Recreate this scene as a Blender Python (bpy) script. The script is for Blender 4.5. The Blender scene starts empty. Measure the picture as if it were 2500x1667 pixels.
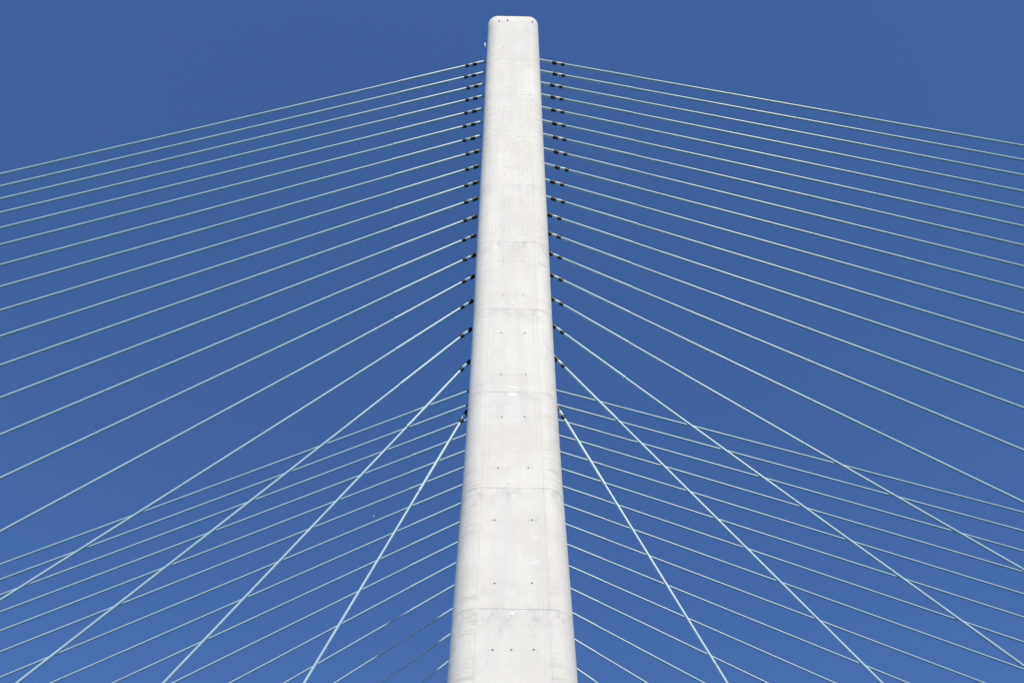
import bpy, bmesh, math, random
from mathutils import Vector, Matrix
random.seed(7)
scene = bpy.context.scene
K = 0.4            # metres per layout unit
EYE = 2.0          # camera height above the water, metres

def W(x, y, z):    # layout units (origin at eye height under the near pylon axis) -> metres
    return Vector((x*K, y*K, z*K + EYE))

# ------------------------------------------------------------------ camera
cd = bpy.data.cameras.new('camera'); cam = bpy.data.objects.new('camera', cd)
scene.collection.objects.link(cam); scene.camera = cam
R_ = Vector((0.9998123306389338, -0.019335709253194586, 0.0011974347660451195))
U_ = Vector((-0.016148995356861966, -0.7977005616836486, 0.602837477135053))
F_ = Vector((0.010701095799359003, 0.6027436803793693, 0.7978631100078669))
M = Matrix((R_, U_, -F_)).transposed().to_4x4()
M.translation = W(-1.8812, -100.0, 0.0)
cam.matrix_world = M
cd.sensor_width = 36.0
cd.lens = 2834.52/2500*36.0
cd.clip_start = 0.1; cd.clip_end = 20000

# ------------------------------------------------------------------ sun and sky
SUN_AZ = math.radians(12.2)     # east of straight behind the camera
SUN_EL = math.radians(45.6)
to_sun = Vector((math.sin(SUN_AZ)*math.cos(SUN_EL), -math.cos(SUN_AZ)*math.cos(SUN_EL), math.sin(SUN_EL)))
ld = bpy.data.lights.new('sun', 'SUN'); lo = bpy.data.objects.new('sun', ld)
scene.collection.objects.link(lo)
ld.energy = 3.9; ld.angle = math.radians(0.53); ld.color = (1.0, 0.895, 0.685)
lo.rotation_euler = to_sun.to_track_quat('Z', 'Y').to_euler()
lo.location = (30, -60, 120)
w = bpy.data.worlds.new('World'); scene.world = w; w.use_nodes = True
nt = w.node_tree; nt.nodes.clear()
sky = nt.nodes.new('ShaderNodeTexSky'); sky.sky_type = 'NISHITA'; sky.sun_disc = False
sky.sun_elevation = SUN_EL; sky.sun_rotation = math.pi - SUN_AZ
sky.altitude = 0; sky.air_density = 0.85; sky.dust_density = 0.05; sky.ozone_density = 10.0
bg = nt.nodes.new('ShaderNodeBackground'); bg.inputs['Strength'].default_value = 0.15
wo = nt.nodes.new('ShaderNodeOutputWorld')
hs = nt.nodes.new('ShaderNodeHueSaturation'); hs.inputs['Saturation'].default_value = 1.03; hs.inputs['Value'].default_value = 1.07; hs.inputs['Hue'].default_value = 0.504
nt.links.new(sky.outputs[0], hs.inputs['Color']); nt.links.new(hs.outputs[0], bg.inputs[0]); nt.links.new(bg.outputs[0], wo.inputs[0])
scene.view_settings.view_transform = 'Standard'; scene.view_settings.look = 'None'
scene.view_settings.exposure = 0.1; scene.view_settings.gamma = 1.0
scene.view_settings.use_curve_mapping = False

# ------------------------------------------------------------------ helpers
def new_mat(name):
    m = bpy.data.materials.new(name); m.use_nodes = True
    return m, m.node_tree, m.node_tree.nodes['Principled BSDF']

def N(t, typ, **kw):
    n = t.nodes.new(typ)
    for k, v in kw.items(): setattr(n, k, v)
    return n

def mesh_obj(name, verts, faces, mats, parent=None, loc=(0, 0, 0), midx=None, smooth=True, sharp=None):
    me = bpy.data.meshes.new(name); me.from_pydata([tuple(v) for v in verts], [], faces); me.update()
    for m in mats: me.materials.append(m)
    if midx:
        for p, i in zip(me.polygons, midx): p.material_index = i
    if smooth:
        me.polygons.foreach_set('use_smooth', [True]*len(me.polygons))
        if sharp is not None: me.set_sharp_from_angle(angle=math.radians(sharp))
    o = bpy.data.objects.new(name, me); scene.collection.objects.link(o)
    o.location = loc; o.parent = parent
    return o

def empty(name, loc, label, cat, group=None):
    o = bpy.data.objects.new(name, None); scene.collection.objects.link(o)
    o.location = loc; o.empty_display_size = 0.5
    o['label'] = label; o['category'] = cat
    if group: o['group'] = group
    return o

def tag(o, label=None, cat=None, group=None, kind=None):
    if label: o['label'] = label
    if cat: o['category'] = cat
    if group: o['group'] = group
    if kind: o['kind'] = kind
    return o

# ------------------------------------------------------------------ materials
def noise(t, vec, scale, detail=4, rough=0.55, mapscale=None):
    if mapscale:
        mp = N(t, 'ShaderNodeMapping'); mp.inputs['Scale'].default_value = mapscale
        t.links.new(vec, mp.inputs['Vector']); vec = mp.outputs[0]
    n = N(t, 'ShaderNodeTexNoise'); n.inputs['Scale'].default_value = scale
    n.inputs['Detail'].default_value = detail; n.inputs['Roughness'].default_value = rough
    t.links.new(vec, n.inputs['Vector']); return n.outputs['Fac']

def ramp(t, fac, lo, hi, a=0.0, b=1.0):
    n = N(t, 'ShaderNodeMapRange'); n.inputs['From Min'].default_value = lo; n.inputs['From Max'].default_value = hi
    n.inputs['To Min'].default_value = a; n.inputs['To Max'].default_value = b; n.interpolation_type = 'SMOOTHSTEP'
    t.links.new(fac, n.inputs['Value']); return n.outputs[0]

def math_n(t, op, a, b=None, clamp=False):
    n = N(t, 'ShaderNodeMath', operation=op, use_clamp=clamp)
    for i, v in enumerate((a, b)):
        if v is None: continue
        if isinstance(v, (int, float)): n.inputs[i].default_value = v
        else: t.links.new(v, n.inputs[i])
    return n.outputs[0]

def mix(t, fac, a, b, mode='MIX'):
    n = N(t, 'ShaderNodeMix', data_type='RGBA', blend_type=mode)
    for i, v in ((0, fac), (6, a), (7, b)):
        if isinstance(v, (int, float)): n.inputs[i].default_value = v
        elif isinstance(v, tuple): n.inputs[i].default_value = (*v, 1)
        else: t.links.new(v, n.inputs[i])
    return n.outputs[2]

def concrete(name, line=0.0, line_col=(0.36, 0.35, 0.33)):
    """white board-cast concrete; line > 0 draws a broken joint line over it"""
    m, t, b = new_mat(name)
    tc = N(t, 'ShaderNodeTexCoord').outputs['Object']
    sep = N(t, 'ShaderNodeSeparateXYZ'); t.links.new(tc, sep.inputs[0])
    base = mix(t, ramp(t, noise(t, tc, 0.30, 3), 0.38, 0.62), (0.775, 0.735, 0.655), (0.855, 0.818, 0.738))
    # every cast lift came out a slightly different tone
    li = N(t, 'ShaderNodeAttribute', attribute_name='lift').outputs['Fac']
    base = mix(t, math_n(t, 'MULTIPLY', li, 0.55), base, (0.735, 0.705, 0.650))
    # broad upright bands left by the shutter panels
    base = mix(t, ramp(t, noise(t, tc, 1.0, 3, 0.5, (1.6, 1.6, 0.10)), 0.42, 0.66, 0, 0.6), base, (0.725, 0.70, 0.65))
    # rain streaks
    base = mix(t, ramp(t, noise(t, tc, 1.0, 5, 0.6, (5.5, 5.5, 0.16)), 0.56, 0.74, 0, 0.26), base, (0.60, 0.575, 0.53))
    # cloudy patches, rubbed spots and pale laitance
    base = mix(t, ramp(t, noise(t, tc, 0.8, 9, 0.78), 0.50, 0.70, 0, 0.55), base, (0.65, 0.625, 0.575))
    base = mix(t, ramp(t, noise(t, tc, 2.6, 7, 0.72, (1, 1, 0.6)), 0.58, 0.72, 0, 0.45), base, (0.56, 0.54, 0.505))
    base = mix(t, ramp(t, noise(t, tc, 1.7, 6, 0.7, (0.8, 1, 1.5)), 0.57, 0.70, 0, 0.55), base, (0.90, 0.875, 0.825))
    # level ripples on the curved corners
    ax = math_n(t, 'ABSOLUTE', sep.outputs['X'])
    corner = ramp(t, ax, 1.35, 1.65)
    rip = ramp(t, noise(t, tc, 1.0, 3, 0.6, (0.5, 0.5, 4.2)), 0.50, 0.64)
    where = ramp(t, noise(t, tc, 0.20, 2), 0.44, 0.58)
    base = mix(t, math_n(t, 'MULTIPLY', math_n(t, 'MULTIPLY', rip, corner), math_n(t, 'MULTIPLY', where, 0.50)), base, (0.50, 0.48, 0.44))
    # weathering below each construction joint (painted as a vertex attribute on the lifts)
    at = N(t, 'ShaderNodeAttribute', attribute_name='stain').outputs['Fac']
    blot = ramp(t, noise(t, tc, 1.5, 10, 0.8, (1.3, 1.3, 0.8)), 0.46, 0.66)
    base = mix(t, math_n(t, 'MULTIPLY', math_n(t, 'MULTIPLY', at, blot), 0.85, True), base, (0.50, 0.48, 0.45))
    if line:
        brk = ramp(t, noise(t, tc, 1.1, 5, 0.7), 0.38, 0.60, 0.30, 1.0)
        base = mix(t, math_n(t, 'MULTIPLY', brk, line), base, line_col)
    # pin holes
    vo = N(t, 'ShaderNodeTexVoronoi'); vo.inputs['Scale'].default_value = 2.3; vo.inputs['Randomness'].default_value = 1.0
    t.links.new(tc, vo.inputs['Vector'])
    pin = ramp(t, vo.outputs['Distance'], 0.02, 0.055, 1, 0)
    base = mix(t, math_n(t, 'MULTIPLY', pin, 0.55), base, (0.30, 0.29, 0.27))
    t.links.new(base, b.inputs['Base Color'])
    b.inputs['Roughness'].default_value = 0.82; b.inputs['Specular IOR Level'].default_value = 0.25
    bp = N(t, 'ShaderNodeBump'); bp.inputs['Strength'].default_value = 0.25; bp.inputs['Distance'].default_value = 0.02
    t.links.new(noise(t, tc, 2.0, 6, 0.6), bp.inputs['Height']); t.links.new(bp.outputs[0], b.inputs['Normal'])
    return m

def plain(name, col, rough=0.5, spec=0.5, var=0.0, vscale=2.0, metal=0.0):
    m, t, b = new_mat(name)
    if var:
        tc = N(t, 'ShaderNodeTexCoord').outputs['Object']
        c2 = tuple(c*(1-var) for c in col)
        t.links.new(mix(t, ramp(t, noise(t, tc, vscale, 5, 0.6), 0.35, 0.65), col, c2), b.inputs['Base Color'])
    else: b.inputs['Base Color'].default_value = (*col, 1)
    b.inputs['Roughness'].default_value = rough; b.inputs['Specular IOR Level'].default_value = spec
    b.inputs['Metallic'].default_value = metal
    return m

CONC = concrete('white_concrete')
JOINT = concrete('construction_joint', 0.88)
FORM = concrete('formwork_line', 0.24)
HOLE = plain('tie_hole_shade', (0.24, 0.23, 0.215), 0.9)
FAINT = concrete('faint_shutter_line', 0.16)
SHEATH = plain('pale_blue_sheath', (0.395, 0.58, 0.725), 0.34, 0.5, 0.10, 0.5)
GUIDE = plain('pale_blue_painted_steel', (0.41, 0.585, 0.72), 0.38, 0.5, 0.08, 1.0)
RUBBER = plain('black_rubber', (0.012, 0.011, 0.011), 0.42, 0.4)
LIP_SHADE = plain('lip_shade_dark', (0.10, 0.14, 0.17), 0.6)  # dark tone painted for the shade under the tube lip
WELD = plain('grey_blue_weld', (0.30, 0.40, 0.47), 0.6)
STEEL = plain('dark_galvanised_steel', (0.20, 0.20, 0.20), 0.5, 0.5)
WHITEP = plain('white_enamel', (0.90, 0.90, 0.88), 0.35)
PATCH = plain('fresh_white_mortar', (0.93, 0.925, 0.90), 0.7, 0.3, 0.03, 4.0)

# ------------------------------------------------------------------ water plane, out of view, added for its bounce light
def grid(name, size, mat):
    v = [(-size, -size, 0), (size, -size, 0), (size, size, 0), (-size, size, 0)]
    return mesh_obj(name, v, [(0, 1, 2, 3)], [mat], smooth=False)
mw, t, b = new_mat('bounce_water')
tc = N(t, 'ShaderNodeTexCoord').outputs['Object']
t.links.new(mix(t, ramp(t, noise(t, tc, 0.02, 4), 0.35, 0.65), (0.022, 0.036, 0.036), (0.036, 0.050, 0.046)), b.inputs['Base Color'])
b.inputs['Roughness'].default_value = 0.35
bp = N(t, 'ShaderNodeBump'); bp.inputs['Strength'].default_value = 0.5
t.links.new(noise(t, tc, 0.6, 6, 0.6), bp.inputs['Height']); t.links.new(bp.outputs[0], b.inputs['Normal'])
tag(grid('water', 9000, mw), kind='structure')

# ------------------------------------------------------------------ pylon
ZZ = [-5, 0, 60, 71.7, 78, 101.5, 122, 133, 156, 180, 216, 240.75]
AA = [8.1, 8.0, 6.65, 6.47, 6.35, 5.88, 5.66, 5.60, 5.56, 5.47, 5.43, 5.39]
def half(z):
    for i in range(len(ZZ)-1):
        if z <= ZZ[i+1]:
            f = (z-ZZ[i])/(ZZ[i+1]-ZZ[i]); return AA[i]+(AA[i+1]-AA[i])*f
    return AA[-1]
TOPZ = 240.75
SEAMS = [218.11, 201.9, 184.88, 167.6, 150.0, 132.27, 113.94, 96.37, 78.39, 60.5, 42.0, 23.5]
ROWS = [229.85, 221.55, 213.2, 204.85, 196.6, 188.1, 179.6, 170.95, 162.15, 153.35, 144.5, 135.7, 126.7, 117.6, 109.1, 99.8, 91.2, 81.9, 73.2]
STAIN = {218.11: 0.25, 201.9: 0.45, 184.88: 0.3, 167.6: 0.45, 150.0: 1.0, 132.27: 0.8, 113.94: 0.5, 96.37: 0.85, 78.39: 0.95, 60.5: .5}
RC = 0.40   # corner radius over half width
LW = 0.05   # half width of an upright formwork line

def ring_pts(z, inset=0.0):
    """outline of the shaft at height z, counter-clockwise from the front left; returns points and their tag"""
    a = half(z)-inset; d = a*1.02; r = a*RC
    P = []
    # front face, left to right
    xs = [-(a-r), -(a-r)+2*LW, -0.49*a-LW, -0.49*a+LW, 0.0, 0.49*a-LW, 0.49*a+LW, (a-r)-2*LW, (a-r)]
    for x in xs: P.append((x, -d))
    n = 12
    for i in range(1, n+1):
        th = -math.pi/2 + math.pi/2*i/n; P.append((a-r+r*math.cos(th), -d+r+r*math.sin(th)))
    P.append((a, 0.0))
    for i in range(0, n+1):
        th = math.pi/2*i/n; P.append((a-r+r*math.cos(th), d-r+r*math.sin(th)))
    for i in range(0, n+1):
        th = math.pi/2 + math.pi/2*i/n; P.append((-(a-r)+r*math.cos(th), d-r+r*math.sin(th)))
    P.append((-a, 0.0))
    for i in range(0, n):
        th = math.pi + math.pi/2*i/n; P.append((-(a-r)+r*math.cos(th), -d+r+r*math.sin(th)))
    return P

def build_pylon(y0, label):
    root = empty('pylon', W(-0.08, y0, -EYE/K), label, 'bridge pylon', 'concrete pylons of the bridge')
    z0 = -EYE/K
    lv = []   # (z, tag, stain, inset)
    lv.append((z0, 0, 0, 0))
    JH = 0.045
    for s in SEAMS:
        st = STAIN.get(s, 0.4)
        lv += [(s-3.6, 0, 0, 0), (s-1.2, 0, st*0.75, 0), (s-JH, 1, st, 0), (s, 1, 0.2, 0.0), (s+JH, 0, 0.25, 0), (s+0.8, 0, 0, 0)]
    for r in ROWS: lv += [(r-0.20, 2, 0, 0), (r-0.12, 0, 0, 0)]
    for r in (237.5, 236.9, 234.4): lv += [(r-0.03, 1, 0.1, 0), (r+0.03, 0, 0.1, 0)]
    lv += [(TOPZ-0.12, 0, 0, 0), (TOPZ-0.03, 0, 0, 0.035), (TOPZ, 0, 0, 0.12)]
    lv.sort(key=lambda q: q[0])
    z_ = []
    for q in lv:
        if not z_ or q[0]-z_[-1][0] > 0.012: z_.append(q)
    lv = z_
    verts, stain = [], []
    rg = random.Random(3)
    for z, tg, st, ins in lv:
        for (x, y) in ring_pts(z, ins):
            verts.append((x*K, y*K, (z-z0)*K)); stain.append(st)
    n = len(ring_pts(0)); faces, mi = [], []
    lift = [rg.random() for _ in range(60)]
    for i in range(len(lv)-1):
        z = lv[i][0]; tg = lv[i][1]
        li = sum(1 for s in SEAMS if s > z)
        for j in range(n):
            faces.append((i*n+j, i*n+(j+1) % n, (i+1)*n+(j+1) % n, (i+1)*n+j))
            m = 0
            if tg == 1: m = 1
            elif tg == 2 and 2 <= j <= 5: m = 4
            if j in (0, 7) and m != 1: m = 2
            if j == 2 and m == 0 and lift[li] > 0.35: m = 4
            if j == 5 and m == 0 and lift[li+20] > 0.35: m = 4
            mi.append(m)
    top = len(lv)-1
    faces.append(tuple(top*n+j for j in range(n))); mi.append(0)
    # tie holes: flat discs on the front face, darkened for the shade inside
    def hole_disc(x, z, r):
        a = half(z)*1.02; nn = 10; b0 = len(verts)
        for dy, rr in ((-0.012, r), (-0.03, r*0.55), (-0.008, r*0.5)):
            for q in range(nn):
                th = 2*math.pi*q/nn
                verts.append((((x+rr*math.cos(th))*K), (-a+dy)*K, (z-z0+rr*math.sin(th))*K)); stain.append(0)
        faces.append(tuple(b0+q for q in range(nn))[::-1] if False else tuple(b0+q for q in range(nn))); mi.append(3)
    HX = [1.40, 1.36, 1.42, 1.40, 1.43, 1.38, 1.43, 1.41, 1.43, 1.42, 1.40, 1.39, 1.58, 1.60, 1.39, 1.76, 2.05, 1.93, 2.0]
    for k, (z, x) in enumerate(zip(ROWS, HX)):
        r = 0.085 if k < 6 else (0.10 if k < 12 else 0.125)
        hole_disc(-x, z-0.05, r); hole_disc(x+0.06, z+0.05, r)
        if k > 11:
            for q in (0.42, -0.38): 
                if rg.random() > 0.35: hole_disc(x+0.06+q, z-0.02, 0.045)
                if rg.random() > 0.35: hole_disc(-x+q, z-0.05, 0.045)
            hole_disc(rg.uniform(-0.3, 0.3), z-0.06, 0.05)
    hole_disc(-0.14, 73.2, 0.12); hole_disc(-2.03, 224.19, 0.13)
    liftv = []
    for z, tg, st, ins in lv:
        q = sum(1 for s_ in SEAMS if s_ > z+0.01); liftv += [lift[q+40]]*n
    liftv += [0.0]*(len(verts)-len(liftv))
    sh = mesh_obj('shaft', verts, faces, [CONC, JOINT, FORM, HOLE, FAINT], root, midx=mi, sharp=28)
    at = sh.data.attributes.new('stain', 'FLOAT', 'POINT'); at.data.foreach_set('value', stain)
    at = sh.data.attributes.new('lift', 'FLOAT', 'POINT'); at.data.foreach_set('value', liftv)
    # small white datum domes beside the joints
    for (x, z, rx, rz) in [(-0.10, 184.45, 0.40, 0.26), (0.04, 149.7, 0.20, 0.14), (0.06, 133.45, 0.20, 0.16), (-0.10, 114.75, 0.26, 0.20), (-0.42, 97.35, 0.20, 0.20), (-0.05, 77.75, 0.21, 0.26)]:
        V, Fc = [], []
        nn, mm = 14, 4
        for a_ in range(mm):
            ph = math.pi/2*a_/mm
            for q in range(nn):
                th = 2*math.pi*q/nn
                V.append((rx*math.cos(ph)*math.cos(th)*K, -0.05*math.sin(ph)*K, rz*math.cos(ph)*math.sin(th)*K))
        V.append((0, -0.05*K, 0))
        for a_ in range(mm-1):
            for q in range(nn): Fc.append((a_*nn+q, (a_+1)*nn+q, (a_+1)*nn+(q+1) % nn, a_*nn+(q+1) % nn))
        for q in range(nn): Fc.append(((mm-1)*nn+q, mm*nn, (mm-1)*nn+(q+1) % nn))
        mesh_obj('datum_dome', V, Fc, [PATCH], root, loc=(x*K, -half(z)*1.02*K, (z-z0)*K))
    # rectangular mortar patch under one joint
    bm = bmesh.new(); bmesh.ops.create_cube(bm, size=1.0, matrix=Matrix.Diagonal((0.78*K, 0.04*K, 0.56*K, 1)))
    bmesh.ops.bevel(bm, geom=bm.edges[:], offset=0.004, segments=2)
    me = bpy.data.meshes.new('mortar_patch'); bm.to_mesh(me); bm.free(); me.materials.append(PATCH)
    o = bpy.data.objects.new('mortar_patch', me); scene.collection.objects.link(o); o.parent = root
    o.location = (-0.02*K, -half(113.5)*1.02*K, (113.45-z0)*K)
    # little brackets just under the crown
    for (x, z, h, lean) in [(-2.95, 237.8, 0.16, 0), (-1.19, 238.1, 0.62, 0.05), (4.05, 237.9, 0.85, 0.25)]:
        bm = bmesh.new()
        dd = half(z)*1.02; r = half(z)*RC; xa = half(z)-r
        y = -dd if abs(x) < xa else -(dd-r) - math.sqrt(max(0, r*r-(abs(x)-xa)**2))
        bmesh.ops.create_cube(bm, size=1.0, matrix=Matrix.Translation((0, -0.10*K, -0.08*K)) @ Matrix.Diagonal((0.22*K, 0.30*K, 0.20*K, 1)))
        if h > 0.3:
            bmesh.ops.create_cone(bm, cap_ends=True, segments=8, radius1=0.05*K, radius2=0.035*K, depth=h*K,
                matrix=Matrix.Translation((lean*0.5*K, -0.16*K, h*0.5*K)) @ Matrix.Rotation(lean*0.8, 4, 'Y'))
        me = bpy.data.meshes.new('bracket'); bm.to_mesh(me); bm.free(); me.materials.append(STEEL)
        o = bpy.data.objects.new('bracket', me); scene.collection.objects.link(o); o.parent = root
        o.location = (x*K, y*K, (z-z0)*K)
    # lightning rod on the roof
    bm = bmesh.new()
    bmesh.ops.create_cone(bm, cap_ends=True, segments=8, radius1=0.035*K, radius2=0.015*K, depth=1.3*K, matrix=Matrix.Translation((0, 0, 0.65*K)))
    bmesh.ops.create_cone(bm, cap_ends=True, segments=10, radius1=0.12*K, radius2=0.08*K, depth=0.1*K, matrix=Matrix.Translation((0, 0, 0.05*K)))
    me = bpy.data.meshes.new('lightning_rod'); bm.to_mesh(me); bm.free(); me.materials.append(STEEL)
    o = bpy.data.objects.new('lightning_rod', me); scene.collection.objects.link(o); o.parent = root
    o.location = (4.3*K, -4.1*K, (TOPZ-z0)*K)
    return root

S = 87.489
near = build_pylon(0.0, 'tall tapering white concrete pylon with rounded corners in the centre of the picture')
far = near.copy(); scene.collection.objects.link(far)
far.location = W(-0.08, S, -EYE/K)
far['label'] = 'rear white concrete pylon carrying the farther cable fan, directly behind the front pylon'
for ch in list(near.children):
    c = ch.copy(); scene.collection.objects.link(c); c.parent = far

# ------------------------------------------------------------------ stay cables
# per cable: height on the pylon axis, slope, arc length to the end of the tapered band, arc length to the step in the tube
CAB = {'L': [(233.17, 0.6245, 11.79, 26.85), (227.59, 0.6194, 11.82, 26.36), (221.96, 0.6129, 11.06, 26.04), (216.43, 0.611, 11.08, 25.93), (210.75, 0.6116, 11.14, 25.9), (205.21, 0.6178, 11.2, 25.88), (199.58, 0.6343, 11.16, 25.71), (193.96, 0.6549, 10.34, 24.73), (188.38, 0.6789, 10.33, 24.63), (182.8, 0.7082, 10.44, 24.69), (177.33, 0.7462, 10.41, 24.62), (171.68, 0.7909, 10.53, 24.6), (166.09, 0.847, 10.83, 24.63), (160.58, 0.9217, 10.80, 24.47), (155.2, 1.0273, 11.24, 24.86), (149.5, 1.1712, 12.02, 25.48), (143.75, 1.3953, 12.99, 26.25), (138.8, 1.8286, 15.18, 28.58), (134.04, 2.8195, 20.63, 34.11)],
       'R': [(232.89, 0.3904, 11.6, 26.22), (227.38, 0.3993, 11.57, 26.09), (221.77, 0.4103, 10.86, 25.27), (216.25, 0.4231, 10.9, 25.11), (210.59, 0.4356, 10.89, 25.0), (204.95, 0.4496, 10.96, 24.91), (199.4, 0.4667, 11.02, 24.82), (193.87, 0.4881, 11.07, 24.8), (188.19, 0.5099, 11.18, 24.73), (182.58, 0.5386, 10.19, 23.77), (176.96, 0.5741, 10.29, 23.77), (171.39, 0.6168, 9.54, 22.86), (165.83, 0.6743, 9.46, 22.43), (160.26, 0.7487, 9.76, 22.66), (154.75, 0.8517, 10.17, 22.94), (149.21, 0.9992, 10.75, 23.43), (143.7, 1.2332, 11.85, 24.64), (138.78, 1.6693, 14.18, 26.85), (134.03, 2.6776, 19.59, 32.59)]}
SAG = {'L': 6.355e-5, 'R': 6.82e-6}
DECK = 35.0
ORD = ['highest', 'second highest', 'third highest', 'fourth highest', 'fifth highest', 'sixth highest', 'seventh highest', 'eighth highest', 'ninth highest', 'tenth highest', 'eleventh highest', 'twelfth highest', 'thirteenth highest', 'fourteenth highest', 'fifteenth highest', 'sixteenth highest', 'third lowest', 'second lowest', 'lowest']
SIDE = {'L': 'left', 'R': 'right'}
rc = random.Random(21)

def cable_meshes(s, k):
    h, m, s_cone, s_col = CAB[s][k-1]
    h -= 0.14
    sg = -1 if s == 'L' else 1
    a0 = half(h)
    c = SAG[s]
    cosa = 1/math.sqrt(1+m*m)
    X1 = (h-DECK)/m
    for _ in range(6): X1 = (h-DECK + c*X1*X1)/m
    root_p = Vector((sg*(a0-0.6), 0, h-m*(a0-0.6)))
    def pt(arc):
        x = arc*cosa; return Vector((sg*x, 0, h-m*x+c*x*x))
    def frame(arc):
        p = pt(arc); q = pt(arc+0.01); d = (q-p).normalized()
        v = Vector((0, 1, 0)); u = d.cross(v).normalized()
        return p, u, v
    def tube(name, prof, mats, nn=20, end_caps=True):
        """prof: list of (arc, radius, material of the stretch that follows)"""
        V, Fc, mi = [], [], []
        for (arc, r, _) in prof:
            p, u, v = frame(arc)
            for q in range(nn):
                th = 2*math.pi*q/nn
                V.append((p-root_p + u*r*math.cos(th) + v*r*math.sin(th))*K)
        for i in range(len(prof)-1):
            for q in range(nn):
                f = (i*nn+q, i*nn+(q+1) % nn, (i+1)*nn+(q+1) % nn, (i+1)*nn+q)
                Fc.append(f if sg < 0 else f[::-1]); mi.append(prof[i][2])
        if end_caps:
            f0 = tuple(range(nn)); f1 = tuple((len(prof)-1)*nn+q for q in range(nn))
            Fc.append(f0[::-1] if sg < 0 else f0); mi.append(prof[0][2])
            Fc.append(f1 if sg < 0 else f1[::-1]); mi.append(prof[-2][2])
        o = mesh_obj(name, V, Fc, mats, midx=mi, sharp=35)
        return o
    f = (k-1)/18.0
    ro = 0.243-0.076*f; ri = ro+0.050-0.010*f; rs = ri+0.050; rw = rs+0.048-0.014*f
    L1, L2, L3 = 0.72, 1.03, 0.95
    b1 = s_cone-L1; b2 = b1-L2; b3 = b2-L3
    st = (a0-0.7)/cosa
    parts = []
    # steel guide pipe out of the concrete with a weld bead at the wall
    parts.append(tube('guide_pipe', [(st, rs, 0), ((a0+0.02)/cosa+0.12, rs, 0), (b3, rs, 0)] if b3 > (a0+0.02)/cosa+0.2 else [(st, rs, 0), (max(b3, st+0.3), rs, 0)], [GUIDE]))
    parts.append(tube('wide_rubber_band', [(b3-0.03, rs*0.99, 0), (b3, rw, 0), ((b3+b2)/2-0.08, rw+0.004, 0), ((b3+b2)/2, rw+0.022, 0), ((b3+b2)/2+0.08, rw+0.004, 0), (b2, rw, 0), (b2+0.03, rs*0.99, 0)], [RUBBER]))
    parts.append(tube('sleeve', [(b2-0.02, rs, 0), (b1-0.04, rs, 0), (b1, rs-0.02, 0)], [GUIDE]))
    parts.append(tube('tapered_rubber_band', [(b1-0.03, rs-0.01, 0), (b1, rw-0.005, 0), (b1+L1*0.35, rs-0.005, 0), (s_cone-0.03, ri+0.018, 0), (s_cone, ri*0.99, 0)], [RUBBER]))
    # thicker outer tube that ends in an open lip
    n = 6
    prof = [(s_cone-0.03 + (s_col-s_cone+0.03)*i/n, ri, 0) for i in range(n+1)]
    prof[-1] = (s_col, ri+0.006, 1); prof.insert(-1, (s_col-0.14, ri+0.006, 0))
    prof += [(s_col+0.001, ri-0.004, 1), (s_col-0.05, ro+0.006, 1), (s_col-0.1, ro+0.003, 1)]
    parts.append(tube('protective_tube', prof, [SHEATH, LIP_SHADE], end_caps=False))
    # main sheath with welded joints
    end = X1/cosa
    stops = []
    a = s_col + (29.5 if s == 'R' else 32.5) + rc.uniform(-1.5, 1.5)
    while a < end-1:
        stops.append(a)
        if rc.random() < 0.22: stops.append(a+rc.uniform(2.5, 3.2))
        a += rc.choice([14.5, 29.5, 29.5, 29.5]) + rc.uniform(-0.5, 0.5)
    ev = [s_col-0.3]
    na = max(8, int((end-s_col)/12))
    ev += [s_col+(end-s_col)*i/na for i in range(1, na+1)]
    prof = [(x, ro, 0) for x in ev if all(abs(x-q) > 0.5 for q in stops)]
    for q in stops:
        if q < end-0.6:
            prof += [(q-0.06, ro, 1), (q-0.045, ro+0.014, 1), (q+0.045, ro+0.014, 1), (q+0.06, ro, 0)]
    prof.sort(key=lambda e: e[0])
    parts.append(tube('cable_sheath', prof, [SHEATH, WELD]))
    return root_p, parts

for s in ('L', 'R'):
    for k in range(1, 20):
        rp, parts = cable_meshes(s, k)
        r = empty('stay_cable', W(rp.x, 0.0, rp.z),
                  '%s pale blue stay cable with two black collars, %s side of the front pylon' % (ORD[k-1], SIDE[s]),
                  'stay cable', 'stay cables of the near fan')
        for o in parts: o.parent = r
        if k <= 15:
            c = r.copy(); scene.collection.objects.link(c)
            c.location = W(rp.x, S, rp.z)
            c['label'] = '%s thin stay cable of the farther fan, passing behind, %s of the pylon' % (ORD[k-1], SIDE[s])
            c['group'] = 'stay cables of the far fan'
            for o in parts:
                # collars and guide pipes of the lower far cables stay hidden behind the front pylon
                d = o.copy(); scene.collection.objects.link(d); d.parent = c

# ------------------------------------------------------------------ small antenna on the left flank
ar = empty('antenna', W(-5.45, -2.0, 232.6), 'tiny white panel antenna on a dark bracket near the top left edge of the pylon', 'antenna')
def small(name, parts, mat):
    bm = bmesh.new()
    for kind, ctr, dim in parts:
        if kind == 'box':
            r = bmesh.ops.create_cube(bm, size=1.0, matrix=Matrix.Translation([q*K for q in ctr]) @ Matrix.Diagonal([q*K for q in dim]+[1]))
        else:
            bmesh.ops.create_uvsphere(bm, u_segments=12, v_segments=8, radius=1.0, matrix=Matrix.Translation([q*K for q in ctr]) @ Matrix.Diagonal([q*K for q in dim]+[1]))
    me = bpy.data.meshes.new(name); bm.to_mesh(me); bm.free(); me.materials.append(mat)
    o = bpy.data.objects.new(name, me); scene.collection.objects.link(o); o.parent = ar
    bv = o.modifiers.new('bevel', 'BEVEL'); bv.width = 0.006; bv.segments = 2
    return o
small('panel', [('box', (-0.52, 0, 0.85), (0.17, 0.24, 1.75))], WHITEP)
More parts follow.
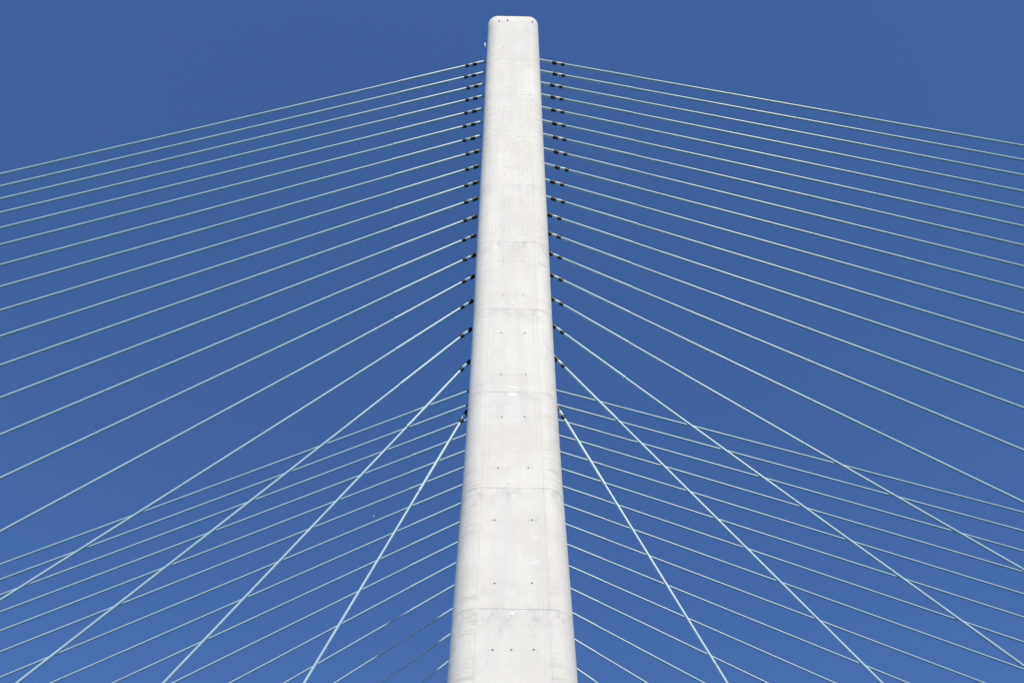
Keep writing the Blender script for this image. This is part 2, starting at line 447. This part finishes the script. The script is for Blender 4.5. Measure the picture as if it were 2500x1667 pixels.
small('bracket', [('box', (-0.22, 0, 1.0), (0.46, 0.07, 0.07)), ('box', (-0.22, 0, 0.3), (0.46, 0.07, 0.07)), ('box', (-0.36, 0, 0.2), (0.10, 0.10, 2.2))], STEEL)
small('lamp', [('ball', (-0.52, 0, -0.75), (0.13, 0.13, 0.2)), ('box', (-0.45, 0, -0.45), (0.06, 0.06, 0.5))], STEEL)

# ------------------------------------------------------------------ unidentified white speck in the sky, built with envelope and string
def view_point(px, py, dist):
    d = (F_ + R_*((px-1250)/2834.52) + U_*((833.5-py)/2834.52)).normalized()
    return M.translation + d*dist
def speck():
    ctr = view_point(912.3, 1259.8, 260.0)
    root = empty('speck', ctr, 'tiny round unidentified white speck in the blue sky left of the pylon', 'speck')
    prof = []
    for i in range(17):
        t_ = math.pi*i/16
        prof.append((0.15*math.sin(t_)*(1.0 if t_ < math.pi/2 else (1-0.12*((t_-math.pi/2)/(math.pi/2))**2)), 0.165*math.cos(t_)*(1.0 if t_ < math.pi/2 else 1.12)))
    V, Fc, nn = [], [], 20
    for r_, z in prof[1:-1] + [(0.012, -0.187), (0.026, -0.205)]:
        for q in range(nn): V.append((r_*math.cos(2*math.pi*q/nn), r_*math.sin(2*math.pi*q/nn), z))
    m_ = len(prof)-2+2
    for i in range(m_-1):
        for q in range(nn): Fc.append((i*nn+q, (i+1)*nn+q, (i+1)*nn+(q+1) % nn, i*nn+(q+1) % nn))
    Fc.append(tuple(range(nn))); Fc.append(tuple((m_-1)*nn+q for q in range(nn))[::-1])
    mesh_obj('envelope', V, Fc, [plain('white_latex', (0.85, 0.88, 0.88), 0.35)], root, sharp=60)
    V, Fc = [], []
    for i in range(9):
        for q in range(5):
            V.append((0.02*math.sin(i*0.8)+0.002*math.cos(2*math.pi*q/5), 0.002*math.sin(2*math.pi*q/5), -0.205-0.07*i))
    for i in range(8):
        for q in range(5): Fc.append((i*5+q, (i+1)*5+q, (i+1)*5+(q+1) % 5, i*5+(q+1) % 5))
    mesh_obj('string', V, Fc, [WHITEP], root)
speck()

scene.render.engine = 'CYCLES'
scene.cycles.max_bounces = 6
scene.render.resolution_x = 1024; scene.render.resolution_y = 682
